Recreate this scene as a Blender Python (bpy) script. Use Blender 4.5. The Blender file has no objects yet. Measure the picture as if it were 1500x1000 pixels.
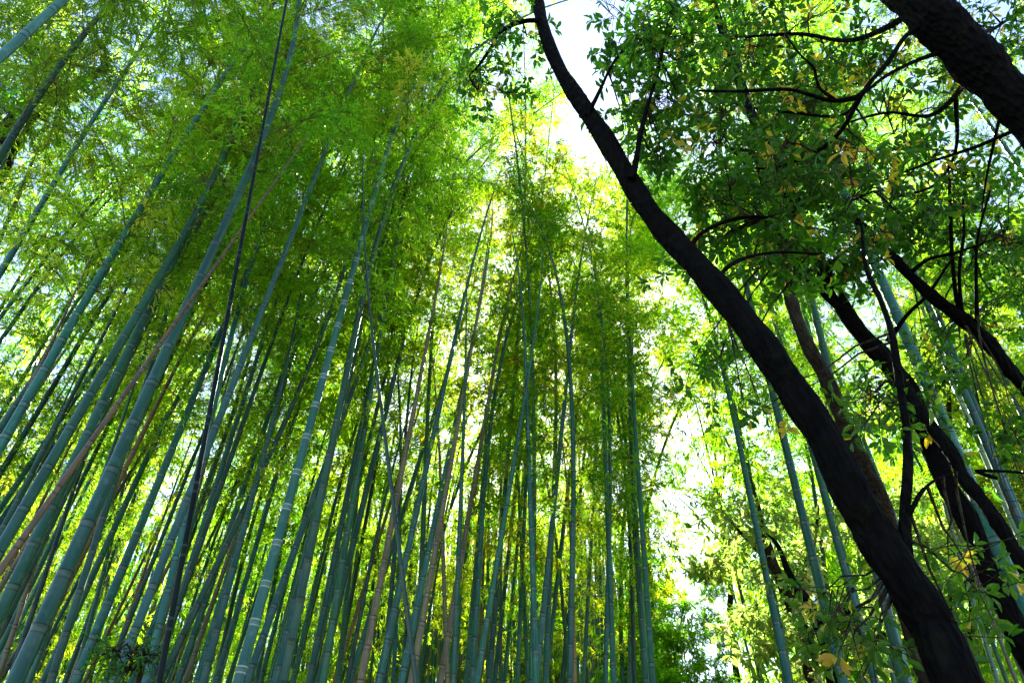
import bpy, math, random
import numpy as np
from mathutils import Vector, Matrix

# ------------------------------------------------------------------ camera, sky, sun, exposure
S = bpy.context.scene
COL = S.collection
F = 1083.0                     # focal length in pixels of the 1500 px wide photograph
PITCH = math.radians(37.7)
EYE = np.array([0.0, 0.0, 1.5])
cam_d = bpy.data.cameras.new('camera'); cam_d.lens = 36.0 * F / 1500.0; cam_d.sensor_width = 36.0
cam_d.clip_start = 0.05; cam_d.clip_end = 3000
cam = bpy.data.objects.new('camera', cam_d); COL.objects.link(cam)
cam.location = EYE; cam.rotation_euler = (math.pi / 2 + PITCH, 0, 0)
S.camera = cam
S.view_settings.view_transform = 'Standard'; S.view_settings.look = 'None'
S.view_settings.gamma = 1; S.view_settings.exposure = 2.78
SUN_EL, SUN_AZ = math.radians(37), math.radians(3)      # azimuth measured from +Y towards +X
wd = bpy.data.worlds.new('World'); S.world = wd; wd.use_nodes = True
nt = wd.node_tree; bg = nt.nodes['Background']; sky = nt.nodes.new('ShaderNodeTexSky')
sky.sky_type = 'NISHITA'; sky.sun_disc = False; sky.sun_elevation = SUN_EL; sky.sun_rotation = SUN_AZ
sky.air_density = 1.0; sky.dust_density = 0.5; sky.ozone_density = 1.5
nt.links.new(sky.outputs[0], bg.inputs[0]); bg.inputs[1].default_value = 0.075
sl = bpy.data.lights.new('sun', 'SUN'); sl.energy = 5.0; sl.angle = math.radians(0.5); sl.color = (1.0, 0.94, 0.84)
sun = bpy.data.objects.new('sun', sl); COL.objects.link(sun)
sd = Vector((math.sin(SUN_AZ) * math.cos(SUN_EL), math.cos(SUN_AZ) * math.cos(SUN_EL), math.sin(SUN_EL)))
sun.rotation_euler = sd.to_track_quat('Z', 'Y').to_euler()
S.render.engine = 'CYCLES'
cy = S.cycles
cy.max_bounces = 10; cy.diffuse_bounces = 4; cy.glossy_bounces = 2; cy.transmission_bounces = 8; cy.transparent_max_bounces = 4
cy.use_denoising = True; cy.denoiser = 'OPENIMAGEDENOISE'; cy.denoising_input_passes = 'RGB_ALBEDO_NORMAL'; cy.denoising_prefilter = 'ACCURATE'

rng = np.random.default_rng(7)
random.seed(7)
UP = np.array([0, -math.sin(PITCH), math.cos(PITCH)]); FW = np.array([0, math.cos(PITCH), math.sin(PITCH)]); RT = np.array([1.0, 0, 0])

def ray(x, y):
    return (x - 750) / F * RT + (500 - y) / F * UP + FW      # unit depth along the view axis
def at(x, y, depth):
    return EYE + ray(x, y) * depth

# ------------------------------------------------------------------ materials
def mat(name):
    m = bpy.data.materials.new(name); m.use_nodes = True; m.node_tree.nodes.clear()
    return m, m.node_tree.nodes, m.node_tree.links
def nd(ns, t, **k):
    n = ns.new(t)
    for a, v in k.items(): setattr(n, a, v)
    return n
def ramp(ns, stops, interp='LINEAR'):
    r = ns.new('ShaderNodeValToRGB'); e = r.color_ramp.elements; r.color_ramp.interpolation = interp
    while len(e) < len(stops): e.new(0.5)
    for q, (p, c) in zip(e, stops): q.position = p; q.color = (*c, 1)
    return r

def leaf_material(name, stops, trans=0.5, tboost=(1.6, 1.7, 0.6), rough=0.45, spread=0.5, spec=0.3, hue=0.03):
    m, ns, ls = mat(name)
    at_ = nd(ns, 'ShaderNodeAttribute', attribute_name='tone')
    oi = ns.new('ShaderNodeObjectInfo')
    rp = ramp(ns, stops)
    ls.new(at_.outputs['Fac'], rp.inputs[0])
    hsv = ns.new('ShaderNodeHueSaturation')
    mh = nd(ns, 'ShaderNodeMapRange'); mh.inputs[3].default_value = 0.5 - hue; mh.inputs[4].default_value = 0.5 + hue * 0.7
    ls.new(oi.outputs['Random'], mh.inputs[0]); ls.new(mh.outputs[0], hsv.inputs['Hue'])
    mv = nd(ns, 'ShaderNodeMath', operation='MULTIPLY'); mv.inputs[1].default_value = 7.31
    fr = nd(ns, 'ShaderNodeMath', operation='FRACT'); ls.new(oi.outputs['Random'], mv.inputs[0]); ls.new(mv.outputs[0], fr.inputs[0])
    mr = nd(ns, 'ShaderNodeMapRange'); mr.inputs[3].default_value = 1 - spread * 0.7; mr.inputs[4].default_value = 1 + spread * 1.3
    ls.new(fr.outputs[0], mr.inputs[0]); ls.new(mr.outputs[0], hsv.inputs['Value'])
    ls.new(rp.outputs[0], hsv.inputs['Color'])
    tb = nd(ns, 'ShaderNodeMix', data_type='RGBA', blend_type='MULTIPLY'); tb.inputs[0].default_value = 1
    tb.clamp_result = True
    ls.new(hsv.outputs[0], tb.inputs[6]); tb.inputs[7].default_value = (*tboost, 1)
    p = ns.new('ShaderNodeBsdfPrincipled'); p.inputs['Roughness'].default_value = rough; p.inputs['Specular IOR Level'].default_value = spec
    ls.new(hsv.outputs[0], p.inputs['Base Color'])
    t = ns.new('ShaderNodeBsdfTranslucent'); ls.new(tb.outputs[2], t.inputs[0])
    mx = ns.new('ShaderNodeMixShader'); mx.inputs[0].default_value = trans
    ls.new(p.outputs[0], mx.inputs[1]); ls.new(t.outputs[0], mx.inputs[2])
    o = ns.new('ShaderNodeOutputMaterial'); ls.new(mx.outputs[0], o.inputs[0])
    return m

def culm_material(name, base, dark, ring, bloom, rough=0.34, band=0.12, spec=0.4, hr=(0.455, 0.52)):
    """attribute 'ring': 0 plain wall, 0.5 dark node line, 1 pale waxy band under the node"""
    m, ns, ls = mat(name)
    tc = ns.new('ShaderNodeTexCoord'); mp = ns.new('ShaderNodeMapping'); mp.inputs['Scale'].default_value = (9, 9, 0.9)
    ls.new(tc.outputs['Object'], mp.inputs[0])
    n1 = ns.new('ShaderNodeTexNoise'); n1.inputs['Scale'].default_value = 1.6; n1.inputs['Detail'].default_value = 5; ls.new(mp.outputs[0], n1.inputs[0])
    n2 = ns.new('ShaderNodeTexNoise'); n2.inputs['Scale'].default_value = 14; n2.inputs['Detail'].default_value = 4; ls.new(tc.outputs['Object'], n2.inputs[0])
    r1 = ramp(ns, [(0.32, dark), (0.62, base)]); ls.new(n1.outputs[0], r1.inputs[0])
    r2 = ramp(ns, [(0.56, (0, 0, 0)), (0.72, (1, 1, 1))]); ls.new(n2.outputs[0], r2.inputs[0])
    fm = nd(ns, 'ShaderNodeMath', operation='MULTIPLY'); fm.inputs[1].default_value = 0.35; ls.new(r2.outputs[0], fm.inputs[0])
    mb = nd(ns, 'ShaderNodeMix', data_type='RGBA'); ls.new(fm.outputs[0], mb.inputs[0]); ls.new(r1.outputs[0], mb.inputs[6]); mb.inputs[7].default_value = (*bloom, 1)
    a = nd(ns, 'ShaderNodeAttribute', attribute_name='ring')
    rr = ramp(ns, [(0.0, (0, 0, 0)), (0.45, (1, 1, 1)), (0.55, (1, 1, 1)), (0.75, (0, 0, 0))]); ls.new(a.outputs['Fac'], rr.inputs[0])
    m2 = nd(ns, 'ShaderNodeMix', data_type='RGBA'); ls.new(rr.outputs[0], m2.inputs[0]); ls.new(mb.outputs[2], m2.inputs[6]); m2.inputs[7].default_value = (*ring, 1)
    rb = ramp(ns, [(0.7, (0, 0, 0)), (1.0, (1, 1, 1))]); ls.new(a.outputs['Fac'], rb.inputs[0])
    m3 = nd(ns, 'ShaderNodeMix', data_type='RGBA'); bm = nd(ns, 'ShaderNodeMath', operation='MULTIPLY'); bm.inputs[1].default_value = band; ls.new(rb.outputs[0], bm.inputs[0]); ls.new(bm.outputs[0], m3.inputs[0]); ls.new(m2.outputs[2], m3.inputs[6]); m3.inputs[7].default_value = (*bloom, 1)
    n3 = ns.new('ShaderNodeTexNoise'); n3.inputs['Scale'].default_value = 0.9; n3.inputs['Detail'].default_value = 3; ls.new(tc.outputs['Object'], n3.inputs[0])
    oi = ns.new('ShaderNodeObjectInfo'); mr = nd(ns, 'ShaderNodeMapRange'); mr.inputs[3].default_value = 0.5; mr.inputs[4].default_value = 1.25
    mh = nd(ns, 'ShaderNodeMapRange'); mh.inputs[1].default_value = 0.3; mh.inputs[2].default_value = 0.7; mh.inputs[3].default_value = hr[0]; mh.inputs[4].default_value = hr[1]
    av = nd(ns, 'ShaderNodeMath', operation='MULTIPLY'); av.inputs[1].default_value = 5.37; fr = nd(ns, 'ShaderNodeMath', operation='FRACT')
    ls.new(oi.outputs['Random'], av.inputs[0]); ls.new(av.outputs[0], fr.inputs[0])
    mm = nd(ns, 'ShaderNodeMix', data_type='FLOAT'); mm.inputs[0].default_value = 0.5; ls.new(n3.outputs[0], mm.inputs[2]); ls.new(fr.outputs[0], mm.inputs[3]); ls.new(mm.outputs[0], mh.inputs[0])
    ls.new(oi.outputs['Random'], mr.inputs[0])
    hs = ns.new('ShaderNodeHueSaturation'); ls.new(mh.outputs[0], hs.inputs['Hue']); ls.new(mr.outputs[0], hs.inputs['Value']); ls.new(m3.outputs[2], hs.inputs['Color'])
    p = ns.new('ShaderNodeBsdfPrincipled'); p.inputs['Roughness'].default_value = rough; p.inputs['Specular IOR Level'].default_value = spec
    ls.new(hs.outputs[0], p.inputs['Base Color'])
    bu = ns.new('ShaderNodeBump'); bu.inputs['Strength'].default_value = 0.15; bu.inputs['Distance'].default_value = 0.004
    ls.new(n1.outputs[0], bu.inputs['Height']); ls.new(bu.outputs[0], p.inputs['Normal'])
    o = ns.new('ShaderNodeOutputMaterial'); ls.new(p.outputs[0], o.inputs[0])
    return m

def bark_material(name, c1, c2, scale=14):
    m, ns, ls = mat(name)
    tc = ns.new('ShaderNodeTexCoord'); mp = ns.new('ShaderNodeMapping'); mp.inputs['Scale'].default_value = (1, 1, 0.35)
    ls.new(tc.outputs['Object'], mp.inputs[0])
    n = ns.new('ShaderNodeTexNoise'); n.inputs['Scale'].default_value = scale; n.inputs['Detail'].default_value = 8; ls.new(mp.outputs[0], n.inputs[0])
    v = ns.new('ShaderNodeTexVoronoi'); v.inputs['Scale'].default_value = scale * 2.2; ls.new(mp.outputs[0], v.inputs[0])
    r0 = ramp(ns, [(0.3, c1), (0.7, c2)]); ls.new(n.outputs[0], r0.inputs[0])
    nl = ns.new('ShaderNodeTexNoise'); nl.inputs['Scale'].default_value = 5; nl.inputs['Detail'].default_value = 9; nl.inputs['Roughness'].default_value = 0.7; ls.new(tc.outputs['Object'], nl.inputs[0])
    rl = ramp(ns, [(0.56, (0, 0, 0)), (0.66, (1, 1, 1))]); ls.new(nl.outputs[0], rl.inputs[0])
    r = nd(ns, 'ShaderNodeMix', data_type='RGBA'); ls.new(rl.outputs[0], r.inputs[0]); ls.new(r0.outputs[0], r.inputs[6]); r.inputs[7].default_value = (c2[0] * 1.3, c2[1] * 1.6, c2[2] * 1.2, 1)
    ad = nd(ns, 'ShaderNodeMath', operation='ADD'); ls.new(n.outputs[0], ad.inputs[0]); ls.new(v.outputs[0], ad.inputs[1])
    bu = ns.new('ShaderNodeBump'); bu.inputs['Strength'].default_value = 1.0; bu.inputs['Distance'].default_value = 0.035; ls.new(ad.outputs[0], bu.inputs['Height'])
    p = ns.new('ShaderNodeBsdfPrincipled'); p.inputs['Roughness'].default_value = 0.85; p.inputs['Specular IOR Level'].default_value = 0.05
    ls.new(r.outputs[2], p.inputs['Base Color']); ls.new(bu.outputs[0], p.inputs['Normal'])
    o = ns.new('ShaderNodeOutputMaterial'); ls.new(p.outputs[0], o.inputs[0])
    return m

M = {}
M['bleaf'] = leaf_material('bamboo_leaf', [(0, (0.045, 0.13, 0.008)), (0.5, (0.11, 0.22, 0.013)), (0.85, (0.18, 0.29, 0.03)), (1, (0.30, 0.29, 0.06))], trans=0.62, tboost=(3.2, 3.2, 0.9), hue=0.025, spec=0.12)
M['bleaf_gold'] = leaf_material('yellowing_bamboo_leaf', [(0, (0.085, 0.17, 0.008)), (0.5, (0.17, 0.27, 0.014)), (0.85, (0.27, 0.32, 0.03)), (1, (0.44, 0.33, 0.06))], trans=0.66, tboost=(3.3, 2.9, 0.9), hue=0.012, spec=0.12)
M['broad'] = leaf_material('evergreen_leaf', [(0, (0.014, 0.055, 0.008)), (0.5, (0.032, 0.10, 0.012)), (0.86, (0.08, 0.15, 0.02)), (0.93, (0.40, 0.27, 0.04)), (1, (0.48, 0.24, 0.05))], trans=0.5, tboost=(2.8, 3.2, 0.6), rough=0.35, spec=0.25, hue=0.01)
M['pale'] = leaf_material('lime_green_leaf', [(0, (0.07, 0.15, 0.025)), (0.5, (0.13, 0.22, 0.05)), (0.86, (0.22, 0.28, 0.08)), (1, (0.42, 0.38, 0.2))], trans=0.5, tboost=(2.2, 2.2, 1.4), rough=0.35, hue=0.01)
M['bush'] = leaf_material('bush_leaf', [(0, (0.03, 0.11, 0.012)), (0.6, (0.06, 0.19, 0.02)), (1, (0.13, 0.25, 0.04))], trans=0.4, tboost=(2.2, 2.6, 0.5), hue=0.01)
M['bush2'] = leaf_material('low_bamboo_leaf', [(0, (0.05, 0.15, 0.012)), (0.5, (0.11, 0.25, 0.02)), (1, (0.2, 0.32, 0.04))], trans=0.6, tboost=(2.6, 2.6, 1.0), hue=0.01, spread=0.1, spec=0.12)
M['teal'] = culm_material('blue_green_culm', (0.022, 0.135, 0.086), (0.011, 0.072, 0.050), (0.009, 0.019, 0.016), (0.155, 0.279, 0.232))
M['blue'] = culm_material('waxy_blue_culm', (0.044, 0.160, 0.130), (0.022, 0.092, 0.080), (0.009, 0.019, 0.017), (0.232, 0.341, 0.310))
M['young'] = culm_material('young_green_culm', (0.034, 0.143, 0.090), (0.020, 0.096, 0.065), (0.360, 0.432, 0.384), (0.155, 0.279, 0.217), band=0.4)
M['tan'] = culm_material('dry_tan_culm', (0.20, 0.155, 0.080), (0.10, 0.080, 0.045), (0.034, 0.022, 0.016), (0.372, 0.310, 0.217), hr=(0.495, 0.515))
M['orange'] = culm_material('dead_orange_culm', (0.25, 0.125, 0.035), (0.12, 0.060, 0.022), (0.046, 0.023, 0.016), (0.403, 0.279, 0.155), hr=(0.495, 0.515))
M['black'] = culm_material('blackened_culm', (0.009, 0.019, 0.016), (0.005, 0.009, 0.008), (0.046, 0.070, 0.062), (0.022, 0.034, 0.031), spec=0.06)
M['deep'] = culm_material('dark_green_culm', (0.022, 0.100, 0.062), (0.012, 0.054, 0.036), (0.009, 0.016, 0.012), (0.078, 0.139, 0.109))
M['pale_culm'] = culm_material('pale_green_culm', (0.171, 0.279, 0.163), (0.093, 0.178, 0.101), (0.019, 0.034, 0.019), (0.372, 0.360, 0.372))
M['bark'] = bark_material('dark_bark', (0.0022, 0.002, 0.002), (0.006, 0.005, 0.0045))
M['bark2'] = bark_material('brown_bark', (0.02, 0.014, 0.010), (0.055, 0.042, 0.028))
M['twig'] = bark_material('twig_bark', (0.03, 0.022, 0.016), (0.07, 0.05, 0.035))
M['btwig'] = bark_material('bamboo_twig', (0.09, 0.12, 0.03), (0.16, 0.17, 0.05))

def ground_material():
    m, ns, ls = mat('leaf_litter')
    tc = ns.new('ShaderNodeTexCoord')
    n = ns.new('ShaderNodeTexNoise'); n.inputs['Scale'].default_value = 0.6; n.inputs['Detail'].default_value = 10; ls.new(tc.outputs['Object'], n.inputs[0])
    v = ns.new('ShaderNodeTexVoronoi'); v.inputs['Scale'].default_value = 14; ls.new(tc.outputs['Object'], v.inputs[0])
    r = ramp(ns, [(0.3, (0.05, 0.05, 0.02)), (0.55, (0.13, 0.09, 0.05)), (0.75, (0.20, 0.15, 0.09))]); ls.new(n.outputs[0], r.inputs[0])
    mx = nd(ns, 'ShaderNodeMix', data_type='RGBA', blend_type='MULTIPLY'); mx.inputs[0].default_value = 0.5
    ls.new(r.outputs[0], mx.inputs[6]); ls.new(v.outputs['Color'], mx.inputs[7])
    bu = ns.new('ShaderNodeBump'); bu.inputs['Strength'].default_value = 0.6; bu.inputs['Distance'].default_value = 0.03; ls.new(v.outputs[0], bu.inputs['Height'])
    p = ns.new('ShaderNodeBsdfPrincipled'); p.inputs['Roughness'].default_value = 0.95
    ls.new(mx.outputs[2], p.inputs['Base Color']); ls.new(bu.outputs[0], p.inputs['Normal'])
    o = ns.new('ShaderNodeOutputMaterial'); ls.new(p.outputs[0], o.inputs[0])
    return m
M['litter'] = ground_material()

# ------------------------------------------------------------------ mesh helpers
def norm(v):
    return v / np.maximum(np.linalg.norm(v, axis=-1, keepdims=True), 1e-9)

def make_mesh(name, parts, mats, smooth=True):
    """parts: list of (verts Nx3, faces list-of-arrays (k-gons as MxK int array), attr dict name->per-vertex array, material index)"""
    vs, loops, starts, totals, mi = [], [], [], [], []
    attrs = {}
    base = 0; lo = 0
    names = set(a for p in parts for a in p[2])
    for verts, faces, at_, k in parts:
        vs.append(verts)
        for fa in (faces if isinstance(faces, list) else [faces]):
            if len(fa) == 0: continue
            n, q = fa.shape
            loops.append((fa + base).ravel()); starts.append(lo + np.arange(n) * q); totals.append(np.full(n, q)); mi.append(np.full(n, k)); lo += n * q
        for a in names:
            attrs.setdefault(a, []).append(np.asarray(at_.get(a, np.zeros(len(verts))), dtype=np.float32))
        base += len(verts)
    V = np.concatenate(vs).astype(np.float32); L = np.concatenate(loops).astype(np.int32)
    st = np.concatenate(starts).astype(np.int32); tt = np.concatenate(totals).astype(np.int32)
    me = bpy.data.meshes.new(name)
    me.vertices.add(len(V)); me.vertices.foreach_set('co', V.ravel())
    me.loops.add(len(L)); me.loops.foreach_set('vertex_index', L)
    me.polygons.add(len(st)); me.polygons.foreach_set('loop_start', st); me.polygons.foreach_set('loop_total', tt)
    me.polygons.foreach_set('material_index', np.concatenate(mi).astype(np.int32))
    me.polygons.foreach_set('use_smooth', np.full(len(st), smooth))
    for m in mats: me.materials.append(m)
    for a in names:
        la = me.attributes.new(a, 'FLOAT', 'POINT'); la.data.foreach_set('value', np.concatenate(attrs[a]))
    me.update(calc_edges=True); me.validate()
    return me

def link(name, me, parent=None, matrix=None):
    o = bpy.data.objects.new(name, me); COL.objects.link(o)
    if parent is not None: o.parent = parent
    if matrix is not None: o.matrix_local = matrix
    return o

def empty(name, loc, label, cat, group=None):
    o = bpy.data.objects.new(name, None); COL.objects.link(o); o.location = Vector(loc); o.empty_display_size = 0.2
    o['label'] = label; o['category'] = cat
    if group: o['group'] = group
    return o

def frames(P):
    """parallel-transport frames along polyline P"""
    T = np.gradient(P, axis=0); T = norm(T)
    ref = np.array([0, 0, 1.0]) if abs(T[0][2]) < 0.9 else np.array([1.0, 0, 0])
    N = np.zeros_like(P); n = norm(np.cross(T[0], ref))
    for i in range(len(P)):
        n = norm(n - np.dot(n, T[i]) * T[i]); N[i] = n
    return T, N, np.cross(T, N)

def tube(P, R, sides=8, rad_noise=None, ring=None):
    P = np.asarray(P, float); R = np.asarray(R, float)
    T, N, B = frames(P)
    a = np.linspace(0, 2 * math.pi, sides, endpoint=False)
    rr = R[:, None] * (np.ones((len(P), sides)) if rad_noise is None else rad_noise)
    V = P[:, None] + rr[..., None] * (np.cos(a)[None, :, None] * N[:, None] + np.sin(a)[None, :, None] * B[:, None])
    n = len(P); i = np.arange(n - 1)[:, None]; j = np.arange(sides)[None]
    Fc = np.stack([i * sides + j, i * sides + (j + 1) % sides, (i + 1) * sides + (j + 1) % sides, (i + 1) * sides + j], -1).reshape(-1, 4)
    at_ = {} if ring is None else {'ring': np.repeat(ring, sides)}
    V = V.reshape(-1, 3)
    cap = np.arange((n - 1) * sides, n * sides)[None]
    return V, [Fc, cap], at_

def spline(P, k=8):
    """Catmull-Rom through rows of P (any width)"""
    P = np.asarray(P, float); Q = np.vstack([2 * P[0] - P[1], P, 2 * P[-1] - P[-2]])
    out = []
    for i in range(1, len(Q) - 2):
        for t in np.linspace(0, 1, k, endpoint=False):
            p0, p1, p2, p3 = Q[i - 1], Q[i], Q[i + 1], Q[i + 2]
            out.append(0.5 * (2 * p1 + (p2 - p0) * t + (2 * p0 - 5 * p1 + 4 * p2 - p3) * t * t + (3 * p1 - p0 - 3 * p2 + p3) * t ** 3))
    out.append(P[-1]); return np.array(out)

def many_tubes(A, B_, r0, r1, sides=3, sag=0.0):
    """n thin two-segment tubes from A to B_, joined into one part array"""
    n = len(A); mid = (A + B_) / 2; mid[:, 2] += sag
    D = norm(B_ - A); ref = np.where(np.abs(D[:, 2:3]) < 0.9, [[0, 0, 1.0]], [[1.0, 0, 0]])
    N = norm(np.cross(D, ref)); Bn = np.cross(D, N)
    a = np.linspace(0, 2 * math.pi, sides, endpoint=False)
    off = np.cos(a)[None, :, None] * N[:, None] + np.sin(a)[None, :, None] * Bn[:, None]
    V = np.stack([A[:, None] + off * r0, mid[:, None] + off * (r0 + r1) / 2, B_[:, None] + off * r1], 1)  # n,3,sides,3
    b = (np.arange(n) * 3 * sides)[:, None, None]; k = np.arange(2)[None, :, None]; j = np.arange(sides)[None, None]
    Fc = np.stack([b + k * sides + j, b + k * sides + (j + 1) % sides, b + (k + 1) * sides + (j + 1) % sides, b + (k + 1) * sides + j], -1).reshape(-1, 4)
    return V.reshape(-1, 3), Fc

def leaves(O, D, Nn, Ln, Wd, tone, broad=False, fold=0.25):
    """leaf blades: origin O, direction D, rough normal Nn"""
    n = len(O); D = norm(D); Sd = norm(np.cross(D, Nn)); Nr = np.cross(Sd, D)
    Ln = Ln[:, None]; Wd = Wd[:, None]
    if not broad:
        V = np.stack([O, O + D * Ln * 0.38 + Sd * Wd * 0.5 + Nr * Wd * fold, O + D * Ln - Nr * Ln * 0.10, O + D * Ln * 0.38 - Sd * Wd * 0.5 + Nr * Wd * fold], 1)
        b = (np.arange(n) * 4)[:, None]
        Fc = np.concatenate([b + np.array([0, 2, 1]), b + np.array([0, 3, 2])])
        return V.reshape(-1, 3), Fc, {'tone': np.repeat(tone, 4)}
    c = lambda f, s, h: O + D * Ln * f + Sd * Wd * s + Nr * (Wd * abs(s) * fold * 2 - Ln * h)
    V = np.stack([O, c(.22, .34, 0), c(.55, .5, .02), c(.82, .26, .08), O + D * Ln - Nr * Ln * .16, c(.82, -.26, .08), c(.55, -.5, .02), c(.22, -.34, 0), O + D * Ln * .5 - Nr * Ln * .02], 1)
    b = (np.arange(n) * 9)[:, None]
    Fc = [np.concatenate([b + np.array(q) for q in ([0, 8, 2, 1], [8, 4, 3, 2], [0, 7, 6, 8], [8, 6, 5, 4])])]
    return V.reshape(-1, 3), Fc, {'tone': np.repeat(tone, 9)}

def rand_dir(n, r):
    return norm(r.normal(size=(n, 3)))

# ------------------------------------------------------------------ bamboo
BEND = 0.016      # the canonical curve of every crown: x = BEND * s^2 + extra near the tip
def bend(s):
    return np.stack([BEND * s ** 2 + 0.0009 * s ** 3.4, 0 * s, s - 0.0006 * s ** 3], -1)

def bamboo_crown(seed, L=8.5, R=1.35, dens=1.0, leaf=0.125):
    r = np.random.default_rng(seed)
    s = 0.1; brA, brD, brL = [], [], []
    az = r.uniform(0, 6.28)
    while s < L:
        az += math.pi + r.normal(0, 0.5)
        f = s / L
        prof = min(1, 0.45 + f * 2.2) * (1 - f) ** 0.55 + 0.12
        if r.uniform() > 0.12:
            for k in range(2):
                a = az + (k - 0.5) * r.uniform(0.7, 1.5)
                el = r.uniform(0.25, 0.95) + 0.25 * f
                brA.append(bend(np.array(s))); brD.append([math.cos(a) * math.cos(el), math.sin(a) * math.cos(el), math.sin(el)])
                brL.append(R * prof * r.uniform(0.35, 1.3))
        s += r.uniform(0.20, 0.34) * (1 - 0.35 * f)
    A = np.array(brA); D = np.array(brD); Lb = np.array(brL)
    def along(A, D, L_, t, droop):
        P = A + D * (L_ * t)[:, None]; P[:, 2] -= droop * L_ * t ** 2; return P
    # main branches (drooping), with side twigs that carry the leaf fans
    ts = [0, .35, .7, 1.0]; parts = []
    for q in range(3):
        P0 = along(A, D, Lb, np.full(len(A), ts[q]), 0.42); P1 = along(A, D, Lb, np.full(len(A), ts[q + 1]), 0.42)
        v, f_ = many_tubes(P0, P1, 0.007 - q * .002, 0.005 - q * .0017); parts.append((v, f_, {}, 1))
    nt_ = np.maximum(3, (Lb * 13 * dens).astype(int)); idx = np.repeat(np.arange(len(A)), nt_)
    t = r.uniform(0.06, 1.0, len(idx)) ** 0.7
    P = along(A[idx], D[idx], Lb[idx], t, 0.42)
    sd_ = norm(D[idx] * 0.7 + rand_dir(len(idx), r) * 1.0)
    tl = r.uniform(0.12, 0.42, len(idx)) * (1.15 - 0.5 * t)
    Q = P + sd_ * tl[:, None]; Q[:, 2] -= tl * 0.25
    v, f_ = many_tubes(P, Q, 0.0022, 0.0012); parts.append((v, f_, {}, 1))
    k = 7; n = len(P)
    base = np.repeat(np.arange(n), k)
    tt = np.tile(np.linspace(0.35, 1.0, k) ** 0.7, n)[:, None]
    O = P[base] * (1 - tt) + Q[base] * tt
    td = norm(Q - P)[base]
    Dl = norm(td * 0.9 + rand_dir(n * k, r) * 0.7 + np.array([0, 0, -0.35]))
    Nn = norm(rand_dir(n * k, r) * 0.7 + np.array([0, 0, 1.0]))
    ln = r.uniform(0.7, 1.15, n * k) * leaf; wd_ = ln * r.uniform(0.15, 0.2, n * k)
    tone = np.clip(np.repeat(r.normal(0.45, 0.22, len(A))[idx], k) + r.normal(0, 0.17, n * k), 0, 1)
    v, f_, a_ = leaves(O, Dl, Nn, ln, wd_, tone); parts.append((v, f_, a_, 0))
    return parts

CROWNS = {}
def crown_mesh(kind, i):
    key = (kind, i)
    if key not in CROWNS:
        prm = dict(near=dict(L=8.5, R=1.35, dens=3.0, leaf=0.086), far=dict(L=8.0, R=1.35, dens=1.6, leaf=0.11), lush=dict(L=8.0, R=1.9, dens=1.5, leaf=0.15), bushy=dict(L=8.0, R=2.3, dens=3.0, leaf=0.14))
        base = {'near': 'near', 'gold': 'far', 'far': 'far', 'neargold': 'near', 'lush': 'lush', 'lushgold': 'lush', 'bushy': 'bushy'}[kind]
        src = ('raw', base, i)
        if src not in CROWNS: CROWNS[src] = bamboo_crown(100 + i + dict(near=0, far=50, lush=80, bushy=120)[base], **prm[base])
        CROWNS[key] = make_mesh('bamboo_crown', CROWNS[src], [M['bush2' if kind == 'bushy' else 'bleaf_gold' if 'gold' in kind else 'bleaf'], M['btwig']], smooth=False)
    return CROWNS[key]

def culm_parts(A, direction, bendaz, zc, L, r_base, H, sides, r):
    """straight lower culm from A, then the canonical bend from height zc along its own axis; local coordinates about A"""
    zax = norm(direction); xax = np.array([math.cos(bendaz), math.sin(bendaz), 0]); xax = norm(xax - np.dot(xax, zax) * zax); yax = np.cross(zax, xax)
    total = zc + L
    ss = [-0.15]; ring = [0.0]; bump = [1.0]
    s = r.uniform(0.05, 0.2)
    while s < total - 0.1:
        f = s / total
        for ds, rg, bm in ((-0.055, 0, 1.0), (-0.030, 1.0, 1.0), (-0.007, 1.0, 1.03), (0.0, 0.5, 1.10), (0.007, 0.5, 1.05), (0.013, 0.0, 0.985)):
            ss.append(s + ds); ring.append(rg); bump.append(bm)
        s += (0.17 + 0.22 * math.sin(math.pi * min(1, f * 1.3 + 0.12))) * r.uniform(0.9, 1.1)
    ss = np.array(ss); ring = np.array(ring); bump = np.array(bump)
    keep = np.concatenate([[True], np.diff(ss) > 1e-4]); ss, ring, bump = ss[keep], ring[keep], bump[keep]
    P = np.where((ss < zc)[:, None], ss[:, None] * zax, 0)
    up = bend(np.maximum(ss - zc, 0)); up = up[:, :1] * xax + up[:, 2:3] * zax + zc * zax
    P = np.where((ss < zc)[:, None], P, up)
    rad = r_base * np.clip(1 - ss / (total * 1.03), 0.02, 1) ** 0.62 * bump
    v, f_, a_ = tube(P, rad, sides, ring=ring)
    mtx = Matrix(((xax[0], yax[0], zax[0], zc * zax[0]), (xax[1], yax[1], zax[1], zc * zax[1]), (xax[2], yax[2], zax[2], zc * zax[2]), (0, 0, 0, 1)))
    return (v, f_, a_, 0), mtx

NBAMBOO = [0]
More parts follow.
